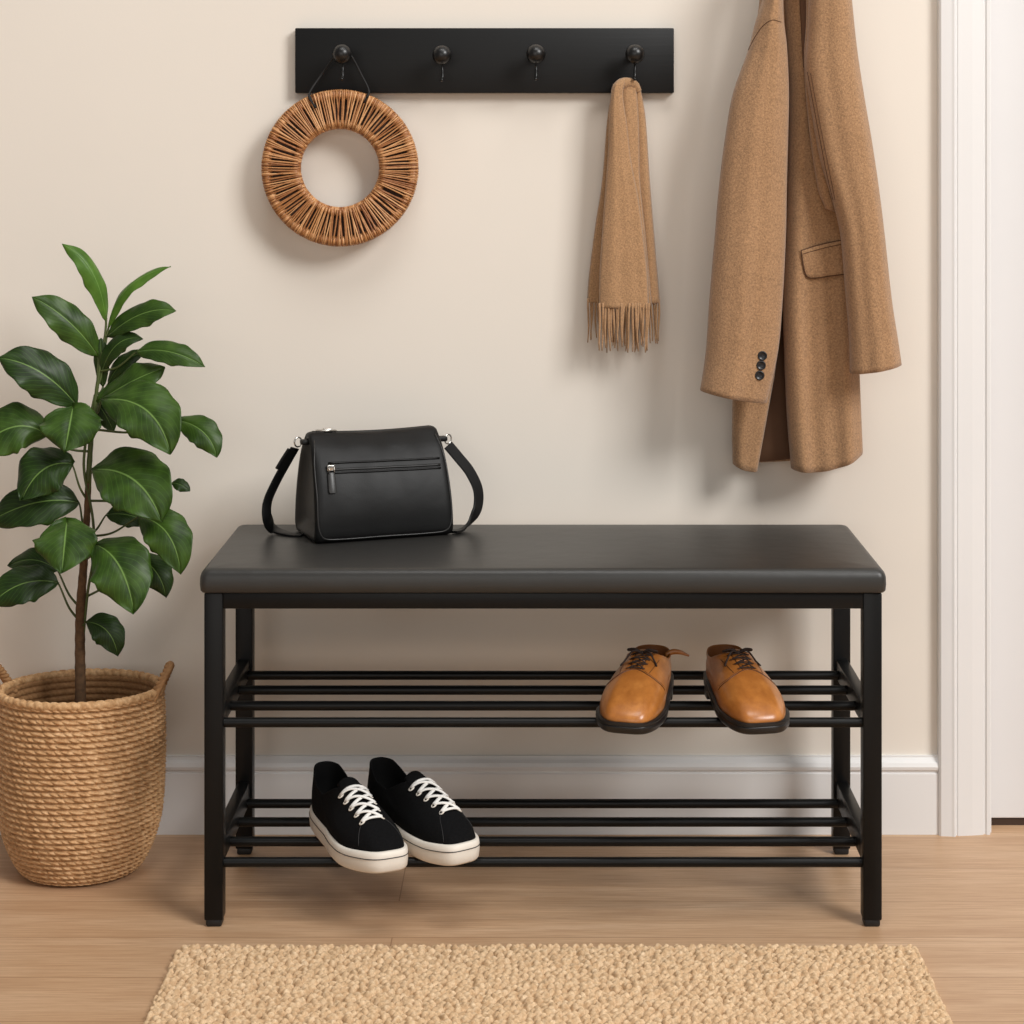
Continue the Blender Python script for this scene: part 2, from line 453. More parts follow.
# ------------------------------------------------------------------ coat rack
RB = WY-.020
def coat_rack():
    a = P(295, 28, RB); b = P(674, 93, RB); O = ((a.x+b.x)/2, WY, b.z)
    r = empty('peg_rail', O, label='black wooden peg rail with four round knobs fixed on the beige wall', cat='coat rack')
    MB().box((a.x, RB, b.z), (b.x, WY-.0005, a.z), .0018).build('board', BLACKWOOD, r, O, auto=30)
    for (px, py) in ((342, 54), (442, 55), (536, 54), (635, 54)):
        Yb = RB-.042; c = P(px, py, Yb); R = .0158
        k = MB().sphere(c, R, 28)
        prof = [(-.0, .0105), (-.004, .0105), (-.007, .0075), (-.014, .006), (-.034, .0062)]
        # neck from the board to the ball, then a collar
        rings = []
        for d, rad in prof:
            rings.append([(c.x+rad*cos(2*pi*q/20), RB+d, c.z+rad*sin(2*pi*q/20)) for q in range(20)])
        n = k.rings(rings).build('knob', KNOBM, r, O)
        # small metal hook under the knob
        yh = Yb+.010
        path = smooth_curve([(c.x, yh+.004, c.z-.010), (c.x+.0003, yh, c.z-.022), (c.x+.0002, yh-.001, c.z-.034), (c.x-.0002, yh-.005, c.z-.0405), (c.x-.0005, yh-.010, c.z-.0400)], 16)
        hk = MB().tube(path, [.0016]*5+[.0019, .0022, .0024, .0025, .0026, .0026, .0026, .0025, .0026, .0028, .002], 10)
        tag(hk.build('hook', KNOBM, n, O), 'small hook under the knob')
    return r
coat_rack()

# ------------------------------------------------------------------ wreath
def wreath():
    Yc = WY-.042
    c = P(340, 168, Yc); s = (Yc-CAMY)/F
    RO, RI = 73.5*s, 43.5*s
    O = (c.x, Yc, c.z)
    r = empty('wicker_wreath', O, label='round brown wicker wreath hanging by a black cord from the leftmost knob', cat='wreath')
    def ringpt(R, a, ex=1.0): return (c.x+R*cos(a), Yc, c.z+R*sin(a)*ex)
    n = 96
    to, ti = .0072, .0062
    def wrapring(R, tr, N, seg=6):
        m = MB()
        m.tube([ringpt(R, 2*pi*i/n) for i in range(n)], tr*.82, 10, closed=True)
        for i in range(N):
            a = 2*pi*i/N+random.uniform(-.2, .2)/N; pts = []
            tw = random.uniform(-.004, .004)
            for q in range(10):
                th = 2*pi*q/10; rr = tr+random.uniform(-.0001, .0003)
                Rr = R+rr*cos(th); aa = a+tw*sin(th)*3
                pts.append((c.x+Rr*cos(aa), Yc-rr*sin(th), c.z+Rr*sin(aa)))
            m.tube(pts, .0016, 5, closed=True)
        return m
    wrapring(RO, to, 270).build('outer_ring', WICKER, r, O)
    wrapring(RI, ti, 165).build('inner_ring', WICKER, r, O)
    m = MB()
    N = 168
    for i in range(int(N*1.0)):
        for side in (1, -1):
            if side == 1 and i >= N: continue
            a = 2*pi*(i*(1 if side == 1 else 1.0)+random.uniform(-.35, .35)+(.5 if side < 0 else 0))/N
            a2 = a+random.uniform(-.045, .045); rs = random.uniform(.0011, .0017)
            pts = []
            for t in np.linspace(-.06, 1.06, 9):
                R = RO+(RI-RO)*t+(to*.6 if t < 0 else 0)
                aa = a+(a2-a)*t
                u = 2*t-1; d = (to+.0009)*(1-.16*(1-u*u))
                if t < 0 or t > 1: d *= .93
                d += random.uniform(-.0004, .0004)
                pts.append((c.x+R*cos(aa), Yc-side*d, c.z+R*sin(aa)))
            m.tube(pts, rs, 5)
    m.build('woven_strands', WICKER, r, O)
    bk = MB(); rb_ = []  # dark ring added between the strands as shade in the gaps
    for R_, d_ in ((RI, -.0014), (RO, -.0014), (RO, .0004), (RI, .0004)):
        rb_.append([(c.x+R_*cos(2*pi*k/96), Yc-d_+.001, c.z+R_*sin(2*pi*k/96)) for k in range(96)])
    bk.rings(rb_, closed=True).build('strand_shade', WICKERSHADE, r, O, auto=30)
    kb = P(342, 54, RB-.042)
    yk = RB-.022
    cord = MB()
    l = P(311, 96, Yc-to-.002); rr = P(369, 93, Yc-to-.001)
    path = smooth_curve([P(316, 108, Yc-to-.004), P(309, 97, Yc-to-.004), P(311, 90, Yc-.006), P(322, 74, yk+.004), P(334, 57, yk), (kb.x-.002, yk, kb.z+.0085), (kb.x+.003, yk, kb.z+.0085),
                         P(352, 57, yk), P(361, 74, yk+.004), P(369, 91, Yc-.006), P(367, 98, Yc-to-.003)], 60)
    cord.tube(path, .0017, 8)
    lp = [(l.x+.001+.011*0+dx_, Yc-dd, l.z+.003+zz) for dx_, dd, zz in ()]
    for px, py in ((310, 95), (368, 95)):
        q = P(px, py, Yc); ang = math.atan2(q.z-c.z, q.x-c.x); pts = []
        for k in range(16):
            th = 2*pi*k/16; R = RO+(to+.0028)*cos(th)
            pts.append((c.x+R*cos(ang), Yc-(to+.0028)*sin(th), c.z+R*sin(ang)))
        cord.tube(pts, .0016, 6, closed=True)
    cord.build('cord', CORD, r, O)
wreath()

# ------------------------------------------------------------------ cloth lofts
def interp_edge(pts, n):
    return smooth_curve(pts, n)
def cloth(mb, L, R, Yc, h, rows=60, cols=28, bulge=0, folds=(), p=2.2, yshift=None, topround=0, backflat=.5, noise=0):
    """closed soft panel; L and R: left and right outline in photo pixels at depth Yc."""
    La = interp_edge(L, rows); Ra = interp_edge(R, rows); rs = []
    for i in range(rows):
        t = i/(rows-1); ring = []
        yc = Yc+(yshift(t) if yshift else 0)
        hh = h*(1-topround*(1-min(1, t/.12))**2)
        for side in (1, -1):
            for k in range(cols):
                u = k/(cols-1) if side == 1 else 1-k/(cols-1)
                if side == -1 and k in (0, cols-1): continue
                q = La[i]*(1-u)+Ra[i]*u; py = q[1]+bulge*4*u*(1-u)*t**6
                e = (max(0, 1-abs(2*u-1)**p))**(1/p)
                y = yc-side*hh*e*(1 if side == 1 else backflat)
                for (am, fr, ph, dr) in folds:
                    y += am*e*sin(2*pi*(fr*u+ph+dr*t))*(.4+.6*t)*(1 if side == 1 else .6)
                if noise: y += noise*e*sin(9*t+5*u)*sin(14*t-3*u+1)
                w0 = P(q[0], py, yc); ring.append((w0.x, y, w0.z))
        rs.append(ring)
    # soft hem: tuck the ends in
    def tuck(ring, f, dz):
        c = np.mean(np.array(ring), 0)
        return [tuple(np.array([c[0]+(v[0]-c[0])*(1-f*.06), c[1]+(v[1]-c[1])*(1-f*.5), v[2]+dz])) for v in ring]
    last = rs[-1]
    rs += [tuck(last, .5, -.0012), tuck(last, 1.2, -.0006), tuck(last, 1.5, .012)]
    mb.rings(rs)
    return mb

def scarf():
    Yk = RB-.030
    O = P(630, 78, Yk)
    r = empty('scarf', O, label='camel wool scarf with a fringed hem hanging from the rightmost knob', cat='scarf')
    b = MB()
    # left back layer
    cloth(b, [(614, 84), (610, 100), (607, 121), (602, 181), (595, 227), (589, 275), (587, 302)], [(626, 82), (628, 100), (630, 121), (632, 181), (633, 227), (634, 275), (634, 303)], Yk+.020, .006, 70, 20, topround=.5, folds=((.002, 1.5, .1, 0),))
    # right back layer
    cloth(b, [(624, 80), (626, 100), (628, 130), (630, 181), (632, 240), (634, 304)], [(639, 83), (643, 100), (646, 121), (650, 181), (655, 242), (660, 302)], Yk+.014, .008, 70, 20, topround=.5, folds=((.003, 1.3, .6, .15),))
    # middle layer
    cloth(b, [(619, 79), (618, 95), (620, 140), (622, 200), (626, 302)], [(634, 80), (637, 95), (639, 130), (640, 180), (646, 240), (652, 305)], Yk+.004, .009, 70, 20, topround=.4, folds=((.002, 1.2, .2, .3),))
    # front layer
    cloth(b, [(613, 84), (610.5, 98), (609, 120), (608, 151), (603, 220), (599.5, 272), (599, 307)], [(625, 81), (623, 95), (627, 125), (631, 160), (639, 202), (647.5, 272), (649, 307)], Yk-.010, .009, 80, 28, topround=.3, folds=((.0022, 1.1, .35, .2), (.001, 2.6, .1, 0)))
    # rolled loop over the hook
    path = smooth_curve([P(615, 96, Yk-.008), P(616, 90, Yk-.006), P(621, 84.5, Yk-.001), P(628, 83.5, Yk+.004), P(634, 86, Yk+.008), P(638, 92, Yk+.010)], 24)
    b.tube(path, [.006+.0035*sin(pi*i/23) for i in range(24)], 16, flat=1.2)
    b.build('scarf_cloth', SCARFM, r, O)
    f = MB()
    def strand(x, y0, dx, ln, Y, rad):
        pts = []; ph = random.uniform(0, 6)
        for t in np.linspace(0, 1, 9):
            pts.append(P(x+dx*t+.8*sin(ph+5*t)*t, y0-3+(ln+3)*t, Y+.0015*sin(ph+4*t)))
        f.tube(pts, [rad*(.9+.25*sin(5*t)) if t < .9 else rad*.55 for t in np.linspace(0, 1, 9)], 6)
    for i in range(19):
        x = 600+48.5*i/18+random.uniform(-.6, .6); strand(x, 306, random.uniform(-2.5, 2.5), random.uniform(36, 47), Yk-.0150+random.uniform(-.002, .002), .0020)
    for i in range(13):
        x = 606+40*i/12+random.uniform(-1, 1); strand(x, 305, random.uniform(-3, 3), random.uniform(36, 48), Yk+.004, .0017)
    for i in range(6):
        x = 588+12*i/5; strand(x, 301, random.uniform(-3, 3), random.uniform(34, 42), Yk+.018, .0017)
    for i in range(9):
        x = 636+23*i/8; strand(x, 303, random.uniform(-1, 3.5), random.uniform(33, 44), Yk+.012, .0018)
    f.build('fringe', SCARFM, r, O)
scarf()

# ------------------------------------------------------------------ coat
def coat():
    O = P(800, -20, .30)
    r = empty('coat', O, label='long camel wool coat hanging on the wall beside the door frame', cat='coat')
    # back panel with the lining in the open vent, its shade painted dark
    mb = MB(); cloth(mb, [(797, -104), (784, -80), (772, -30), (765, 40), (752, 150), (742, 280), (738, 380), (740, 462)], [(803, -104), (826, -80), (846, -30), (850, 60), (855, 200), (858, 330), (858, 400), (858, 455)], .378, .012, 50, 30, folds=((.003, 2, .1, 0),))
    mb.build('back_panel', COATM, r, O)
    mb = MB(); cloth(mb, [(797, -104), (784, -80), (772, -30), (765, 40), (752, 150), (742, 280), (738, 380), (740, 462)], [(803, -104), (820, -80), (838, -30), (840, 60), (843, 200), (846, 330), (846, 400), (846, 453)], .362, .008, 50, 30, folds=((.003, 2, .1, 0),))
    tag(mb.build('lining', COATSHADE, r, O), 'inside of the coat seen in the open vent, its shade painted dark brown')
    # front left panel
    mb = MB(); cloth(mb, [(794, -100), (779, -76), (764, -30), (756, 30), (745, 120), (738, 250), (733, 380), (732, 430), (732.5, 463)], [(800, -102), (797, -76), (794, -30), (795, 60), (793, 160), (787, 270), (780, 328), (776, 367), (770, 401), (763, 440), (757.5, 470)], .338, .020, 90, 30, bulge=2.5, folds=((.003, 1.2, .3, .2),))
    body = mb
    # front right panel (with the pocket)
    cloth(body, [(798, -104), (791, -78), (783, -30), (786, 40), (789, 94), (788, 160), (786, 234), (783, 300), (784, 352), (787, 420), (791, 468)], [(806, -104), (828, -76), (846, -30), (850, 60), (854, 160), (857, 250), (858, 330), (860, 380), (862, 430), (863, 452)], .325, .030, 90, 40, bulge=8, folds=((.006, 1.35, .62, .05), (.003, 3.1, .2, .1)), p=2.6)
    body.build('coat_body', COATM, r, O)
    # collar edge fold between the sleeves
    mb = MB(); cloth(mb, [(806, -30), (806, 20), (804, 60), (808, 120), (818, 190), (825, 208)], [(822, -30), (824, 20), (826, 60), (830, 120), (836, 190), (838, 212)], .286, .010, 50, 20, folds=((.002, 1, .3, 0),))
    mb.build('lapel', COATM, r, O)
    mb = MB(); cloth(mb, [(799, -30), (799.5, 0), (801, 30), (803, 66)], [(812, -30), (811, 0), (809, 30), (805, 68)], .2935, .004, 30, 10)  # dark wedge in front of the body, stands for a shadow gap
    tag(mb.build('shade_wedge', COATSHADE, r, O), 'dark wedge added as the shade between lapel and sleeve')
    # sleeves
    sl = MB(); L = [(790, -92), (777, -72), (766, -30), (762, 0), (755, 23), (748, 50), (732.7, 94), (724.5, 141), (718.7, 188), (714.8, 234), (709, 303), (705.6, 352), (700, 390)]
    R = [(797, -92), (791, -72), (784, -30), (783, 0), (784, 23), (787, 47), (789, 94), (788, 141), (786.8, 188), (786, 234), (782.5, 303), (778, 352), (767, 402)]
    cloth(sl, L, R, .268, .036, 100, 44, folds=((.0028, 1.25, .15, .2), (.0010, 3.3, .5, -.2)), p=2.1, noise=.002, bulge=1)
    left = sl.build('sleeve', COATM, r, O)
    sr = MB(); L = [(805, -92), (809, -72), (812, -30), (808.5, 0), (807, 35), (805, 66), (811, 110), (820, 160), (832, 200), (840, 234), (845, 291), (849, 340), (849.7, 373)]
    R = [(815, -92), (832, -72), (849, -30), (852, 0), (857, 47), (864, 94), (872, 141), (879, 188), (884.6, 234), (892.4, 303), (899, 345), (901.7, 364)]
    cloth(sr, L, R, .262, .034, 100, 44, folds=((.0028, 1.2, .75, .2), (.0010, 3.0, .1, .2)), p=2.1, noise=.0015, bulge=1)
    right = sr.build('sleeve', COATM, r, O)
    # bvhs for seams
    def bvh(mbs):
        return BVHTree.FromPolygons([Vector(v) for v in mbs.v], mbs.f)
    cam0 = Vector((0, CAMY, CAMZ))
    def onto(tree, px, py, off):
        d = (P(px, py, .3)-cam0).normalized(); hit = tree.ray_cast(cam0, d)
        if hit[0] is None: return None
        return hit[0]+Vector((0, -off, 0))
    def seam(tree, pts, rad, mat, parent, off=0.0002, name='seam'):
        q = [onto(tree, x, y, off) for x, y in smooth_curve(pts, 40)]; q = [a for a in q if a is not None]
        return MB().tube(q, rad, 6).build(name, mat, parent, O)
    tl, tr, tb = bvh(sl), bvh(sr), bvh(body)
    seam(tl, [(748.5, 50), (755, 37), (763, 26), (772, 20), (781, 22)], .0007, COATDARK, left)
    seam(tr, [(807.5, 72), (812.5, 100), (820.5, 142), (827, 175), (833, 200)], .0007, COATDARK, right)
    seam(tr, [(810.5, 73), (815.5, 100), (823.5, 142), (829.5, 172), (835, 200)], .0006, COATDARK, right)
    # pocket flap following the body
    out = [(801, 250.5), (815, 246), (828, 242.8), (843, 240), (852, 238.5), (852, 257), (852, 272.5), (843, 274), (828, 276), (812, 278), (806.5, 276), (803.5, 267)]
    oc = smooth_curve(out+[out[0]], 60)[:-1]
    cc = oc.mean(0)
    rr = []
    for f, off in ((1.0, -.001), (1.0, .0025), (.965, .0042), (.85, .0045), (.4, .0045), (.02, .0045)):
        rr.append([onto(tb, cc[0]+(x-cc[0])*f, cc[1]+(y-cc[1])*f, off) for x, y in oc])
    fl = MB().rings(rr); flap = fl.build('pocket_flap', COATM, r, O)
    edge = [onto(tb, x, y, .0028) for x, y in oc]
    MB().tube(edge, .0012, 6, closed=True).build('seam', COATDARK, flap, O)
    tf = bvh(fl)
    seam(tf, [(803, 254), (815, 250.5), (828, 247), (841, 244.5)], .0006, COATDARK, flap)
    for (x, y) in ((762.3, 355.7), (761, 365.2), (759.6, 375.3)):
        c = onto(tl, x, y, 0); m = MB(); rs = []
        for rad, d in ((.0072, -.001), (.0076, .0018), (.0070, .0033), (.0056, .0030), (.0050, .0022), (.001, .0022)):
            rs.append([(c.x+rad*cos(2*pi*k/24), c.y-d, c.z+rad*sin(2*pi*k/24)) for k in range(24)])
        m.rings(rs)
        m.build('button', BUTTONM, left, O)
coat()

# ------------------------------------------------------------------ bag
def bag():
    ang = radians(21); FL = Vector((-.3470, .150, 0)); W = .2245; D = .138; H = .165
    base = Vector((FL.x, FL.y, SEATZ+.0016))
    ex = Vector((cos(ang), sin(ang), 0)); ey = Vector((-sin(ang), cos(ang), 0))
    O = base+ex*W/2+ey*D/2
    r = empty('handbag', O, ang, label='black leather shoulder bag standing on the left half of the bench seat', cat='bag')
    # local frame: x -W/2..W/2, y -D/2..D/2, z
    def section(s):
        """outline in (y,z); s scales"""
        pts = []
        hb, ht = D/2, .014
        key = [(-hb+.012, .0), (-hb+.003, .004), (-hb, .014), (-hb+.003, .05), (-hb+.016, .10), (-hb+.034, .14), (-ht-.004, .158), (-ht+.005, .1655), (0, .1665),
               (ht-.005, .1655), (ht+.004, .158), (hb-.034, .14), (hb-.016, .10), (hb-.003, .05), (hb, .014), (hb-.003, .004), (hb-.012, 0)]
        c = smooth_curve([(a_, b_*.99) for a_, b_ in key], 60)
        bot = [(hb-.012-(D-.024)*k/10, -.0002) for k in range(1, 10)]
        return [tuple(p) for p in c]+bot
    sec = section(1)
    mb = MB(); rs = []
    N = 34
    xs = [-W/2+.010, -W/2+.004, -W/2+.0012, -W/2, -W/2+.0012, -W/2+.004]+[(-W/2+.008)+(W-.016)*k/N for k in range(N+1)]+[W/2-.004, W/2-.0012, W/2, W/2-.0012, W/2-.004, W/2-.010]
    ins = [.030, .016, .010, .006, .003, .001]+[0]*(N+1)+[.001, .003, .006, .010, .016, .030]
    for x, i_ in zip(xs, ins):
        cy, cz = 0, .075; ring = []
        for (y, z) in sec:
            m = max(abs(y-cy), .001)
            sy = max(0, 1-i_/.055); sz = max(0, 1-i_/.09)
            yy = cy+(y-cy)*sy; zz = cz+(z-cz)*sz
            u = (x+W/2)/W; e = max(0, 4*u*(1-u))**.7
            if y < 0: yy -= .005*e*sin(pi*min(1, z/.16))*(1 if i_ == 0 else 0)+.0012*sin(22*x/W+3)*e*(z/.16)
            zz -= .0035*e*sin(pi*u)*(z/H)**6 if z > 0 else 0
            xx = x-.010*(z/H)**2*(1 if x > 0 else -.35)*(abs(x)/(W/2))
            ring.append((xx, yy, zz))
        rs.append(ring)
    mb.rings(rs); body = mb.build('bag_body', BAGM, r)
    tree = BVHTree.FromPolygons([Vector(v) for v in mb.v], mb.f)
    def front(x, z, off=0.0):
        h = tree.ray_cast(Vector((x, -.3, z)), Vector((0, 1, 0)))
        return h[0]+Vector((0, -off, 0)) if h[0] is not None else Vector((x, -D/2, z))
    # piping around the front panel
    pth = [(-W/2+.010, .154), (-W/2+.0045, .12), (-W/2+.0045, .07), (-W/2+.005, .025), (-W/2+.012, .010), (-W/2+.03, .0065), (0, .0065), (W/2-.03, .0065), (W/2-.012, .010), (W/2-.005, .025), (W/2-.0055, .07), (W/2-.009, .12), (W/2-.017, .154)]
    q = [front(x, z, .0004) for x, z in smooth_curve(pth, 90)]
    MB().tube(q, .0011, 8).build('piping', PIPING, r)
    # zip pocket
    zl, zr = -W/2+.026, W/2-.018
    for z0, nm in ((.1215, 'welt'), (.1070, 'welt')):
        q = [front(zl+(zr-zl)*t, z0-.002*t, .0008) for t in np.linspace(0, 1, 30)]
        MB().tube(q, .0017, 8).build(nm, BAGM, r)
    q = [front(zl+(zr-zl)*t, .1115-.002*t, .0002) for t in np.linspace(0, 1, 30)]
    z = MB().tube(q, .0022, 6).build('zip', FOOT, r)
    c = front(zl+.002, .1140, .004)
    s = MB().box((c.x-.006, c.y-.002, c.z-.004), (c.x+.006, c.y+.003, c.z+.0055), .001)
    s.tube([(c.x-.004, c.y-.003, c.z+.003), (c.x+.005, c.y-.003, c.z+.003), (c.x+.005, c.y-.003, c.z-.009), (c.x-.004, c.y-.003, c.z-.009)], .0011, 6, closed=True)
    tag(s.build('zip_slider', SILVER, r), 'silver slider of the front zip pocket')
    pr = []
    for dz_, wz_ in ((-.006, .0045), (-.009, .0058), (-.033, .0062), (-.036, .0050)):
        fp = front(c.x, c.z+dz_, .0012); pr.append([Vector((c.x+a_*wz_, fp.y-b_, c.z+dz_)) for a_, b_ in ((-1, 0), (-1, .0022), (-.8, .003), (.8, .003), (1, .0022), (1, 0))])
    MB().rings(pr).build('zip_pull', PIPING, r, auto=40)
    # top zip
    q = [(x, .0, .1640-.0038*max(0, 1-(2*x/W)**2)**1.2) for x in np.linspace(-W/2+.012, W/2-.02, 24)]
    MB().tube(q, .0026, 6).build('zip', FOOT, r)
    t = MB().box((-W/2+.030, -.006, .164), (-W/2+.044, .004, .169), .0012)
    t.tube([(-W/2+.018, -.006, .1665), (-W/2+.050, -.006, .165), (-W/2+.050, .001, .165), (-W/2+.018, .001, .1665)], .0010, 6, closed=True)
    tag(t.build('zip_slider', SILVER, r), 'silver slider of the top zip')
    # strap in world space, then brought to the local frame
    inv = (Matrix.Translation(O) @ Matrix.Rotation(ang, 4, 'Z')).inverted()
    def ribbon(pts, name, mat, wd, th, depthmix=.75, n=70, endmix=None):
        dm0 = depthmix
        c = smooth_curve(pts, n); ring = []
        for i in range(n):
            p = Vector(c[i]); tv = Vector(c[min(i+1, n-1)])-Vector(c[max(i-1, 0)]); tv.normalize()
            view = Vector((0, 1, 0))
            inplane = tv.cross(view); inplane = inplane.normalized() if inplane.length > .2 else Vector((1, 0, 0))
            dep = (view-tv*view.dot(tv)).normalized()
            if endmix is not None: depthmix = dm0+(endmix-dm0)*min(1, max(0, (i/(n-1)-.68)/.16))
            s = (inplane*(1-depthmix)+dep*depthmix).normalized(); nn = tv.cross(s).normalized()
            ring.append([inv @ (p+s*wd/2*a+nn*th/2*b) for a, b in ((-1, -.6), (-.92, -1), (.92, -1), (1, -.6), (1, .6), (.92, 1), (-.92, 1), (-1, .6))])
        return MB().rings(ring).build(name, mat, r, auto=40)
    SZ = SEATZ
    def G(px, py, dz=.010):   # point lying on the seat seen at this pixel
        z = SZ+dz; Z = (CAMZ-z)*F/(py-VY); return P(px, py, Z+CAMY)
    lp = [P(295, 448, .222), P(287, 462, .222), P(276, 482, .221), P(267.5, 502, .220), P(267, 517, .220), G(274, 529, .008), G(289, 534, .0035), G(303, 535, .0035)]
    sg = ribbon(lp, 'strap', BAGM, .021, .0032, .62, endmix=1.0)
    rp = [P(448, 445, .298), P(459, 458, .297), P(470, 472, .295), P(478, 490, .290), P(477.5, 508, .282), P(470, 521, .270), G(462, 529, .007), G(452, 532, .006)]
    ribbon(rp, 'strap', BAGM, .020, .0036, .52, endmix=.93)
    # folded strap end
    ribbon([P(292, 450, .216), P(285.5, 460, .215), P(279.5, 470, .214)], 'strap_end', BAGM, .020, .004, .55, 20)
    # rings and tabs
    for (px, py, Y) in ((298, 442, .222), (448, 439, .298)):
        cc = P(px, py, Y); pts = []
        for k in range(20):
            a = 2*pi*k/20; pts.append(inv @ (cc+Vector((.0065*cos(a)*.8, .004*cos(a), .0075*sin(a)))))
        tag(MB().tube(pts, .0013, 8, closed=True).build('strap_ring', SILVER, r), 'silver ring holding the strap')
    for sx in (-1, 1):
        x0 = sx*(W/2-(.002 if sx < 0 else .012))
        tb = [inv @ Vector(v) for v in ()]
        cpt = inv @ (P(299, 442, .222) if sx < 0 else P(446.5, 439, .298))
        MB().box((min(x0-sx*.012, cpt.x), -.008, cpt.z-.003), (max(x0-sx*.012, cpt.x), .008, cpt.z+.005), .0025).build('strap_tab', BAGM, r, auto=40)
bag()

# ------------------------------------------------------------------ shoes
def resample(f, n): return [f(i/(n-1)) for i in range(n)]
def table(xs, ys):
    return lambda s: float(np.interp(s, xs, ys))
def shoe(kind, name, loc, rz, side, label, group=None, tabx=None):
    """toe points to -y; side=+1 the big toe lies at +x"""
    r = empty(name, loc, rz, label=label, cat='shoe')
    if group: r['group'] = group
    sneaker = kind == 'sneaker'
    Ln = .266 if sneaker else .256
    Wm = .048 if sneaker else .050
    wf = table([0, .06, .15, .3, .45, .6, .72, .85, .93, 1], [.74, .74, .75, .74, .78, .92, 1.0, .99, .96, .94] if sneaker else [.82, .82, .82, .80, .82, .92, 1.0, 1.0, .98, .96])
    cf = table([0, .3, .5, .75, 1], [0, 0, .001, .002, .009])      # centre line bends to the big toe
    NT = 40
    def outline(exp, grow=0.0):
        left, right = [], []
        for i in range(NT+1):
            t = i/NT; s = (1-cos(pi*t))/2
            y = (Ln/2+grow)-(Ln+2*grow)*s
            pw = (.55 if sneaker else .48) if s > .5 else .62
            wd = (Wm+grow)*wf(s)*sin(pi*t)**pw if 0 < t < 1 else 0
            c = cf(s)*side
            left.append((c-wd, y, s)); right.append((c+wd, y, s))
        return left+right[-2:0:-1]
    def out_ring(grow, zf):
        return [Vector((x, y, zf(s))) for x, y, s in outline(.62, grow)]
    if sneaker:
        zb = lambda s: .027+.004*max(0, (s-.85)/.15)**2-.0*s
        sole_h = .029
    else:
        zb = table([0, .25, .42, .6, 1], [.031, .030, .021, .016, .0175])
    base = out_ring(-.002, lambda s: zb(s)-.002)
    # mouth
    if sneaker:
        m0, m1, mw = Ln/2-.006, -.003, .0285
        mz = table([0, .12, .35, .6, .85, 1], [.091, .088, .070, .066, .083, .090])
    else:
        m0, m1, mw = Ln/2-.006, .034, .0325
        mz = table([0, .12, .35, .6, .85, 1], [.067, .066, .061, .061, .070, .076])
    mouth = []
    for i in list(range(NT+1)):
        t = i/NT; s = (1-cos(pi*t))/2; mouth.append(Vector((-mw*sin(pi*t)**.75 if 0 < t < 1 else 0, m0+(m1-m0)*s, mz(s))))
    mouth = mouth+[Vector((-v.x, v.y, v.z)) for v in mouth[-2:0:-1]]
    toeh = .036 if sneaker else .034
    srows = 18; rings = [[] for _ in range(srows)]
    ss = [o[2] for o in outline(.62)]
    for k, (B, M) in enumerate(zip(base, mouth)):
        s = ss[k]
        front = max(0, (s-.45)/.55)
        h1 = .030*(1-front)+toeh*front*(.75 if sneaker else .8)
        out = Vector((B.x-cf(s)*side, 0, 0)); out = out.normalized() if out.length > 1e-5 else Vector((0, 0, 0))
        C1 = B+Vector((0, -.004*front if s > .95 else 0, h1))+out*(.003)
        k2 = .30+.16*front
        C2 = M.lerp(B, k2); C2.z = M.z-(.018*(1-front)+(.020 if sneaker else .014)*front)
        for j in range(srows):
            v = j/(srows-1)
            p = B*(1-v)**3+C1*3*v*(1-v)**2+C2*3*v*v*(1-v)+M*v**3
            rings[j].append(p)
    mat, lin, solem = (SUEDE, SUEDELIN, WHITERUB) if sneaker else (TANL, LININGTAN, RUBBER)
    ctr = sum(mouth, Vector())/len(mouth)
    up = MB().rings(rings, cap=(True, False))
    tree = BVHTree.FromPolygons([Vector(v) for v in up.v], up.f)
    # collar roll and inside
    def shr(f, dz): return [Vector((ctr.x+(p.x-ctr.x)*f, ctr.y+(p.y-ctr.y)*f, p.z+dz)) for p in mouth]
    upm = MB().rings(rings+[shr(.99, .0018), shr(.96, .0022), shr(.93, .0005)], cap=(True, False))
    upper = upm.build('upper', mat, r)
    MB().rings([shr(.935, .001), shr(.91, -.008), shr(.93, -.022), [Vector((v.x*1.0, ctr.y+(v.y-ctr.y)*.96, zb(.2)+.004)) for v in mouth]], cap=(False, True)).build('lining', lin, r)
    def top(x, y, off=0.0):
        h = tree.ray_cast(Vector((x, y, .3)), Vector((0, 0, -1)))
        if h[0] is None: return Vector((x, y, .05))
        return h[0]+h[1]*off if h[1].z > 0 else h[0]-h[1]*off
    # sole
    if sneaker:
        g = [(-.006, .0), (.0, .0008), (.0025, .004), (.0035, .012), (.0035, .022), (.0025, .0275), (.0005, sole_h), (-.003, sole_h+.0005), (-.006, sole_h-.003)]
        lift = table([0, .8, 1], [0, 0, .004])
        rs = [[Vector((x, y, z+lift(s)*(1 if z > .004 else 1)+.0015*(z/.03)*max(0, (s-.8)/.2))) for x, y, s in outline(.62, gr)] for gr, z in g]
        sole = MB().rings(rs).build('sole', solem, r, auto=60)
        line = [Vector((x, y, .0205+lift(s)+.001*max(0, (s-.8)/.2))) for x, y, s in outline(.62, .00365)]
        MB().tube(line, .0007, 6, closed=True).build('foxing_line', GREYLINE, sole)
    else:
        rs = [[Vector((x, y, z if z <= .001 else zb(s)+dz)) for x, y, s in outline(.62, gr)] for gr, z, dz in
              ((-.004, 1, -.0155), (.001, 1, -.0150), (.0035, 1, -.012), (.0038, 1, -.0060), (.0022, 1, -.0050), (.0022, 1, -.0042), (.0036, 1, -.0034), (.0036, 1, -.0005), (.002, 1, .0004), (-.004, 1, .0004))]
        sole = MB().rings(rs).build('sole', solem, r, auto=60)
        # heel block
        hr = []
        ol = [(x, y) for x, y, s in outline(.62, .002) if s < .27]
        ol = sorted(ol, key=lambda q: math.atan2(q[1]-(Ln/2-.04), q[0]))
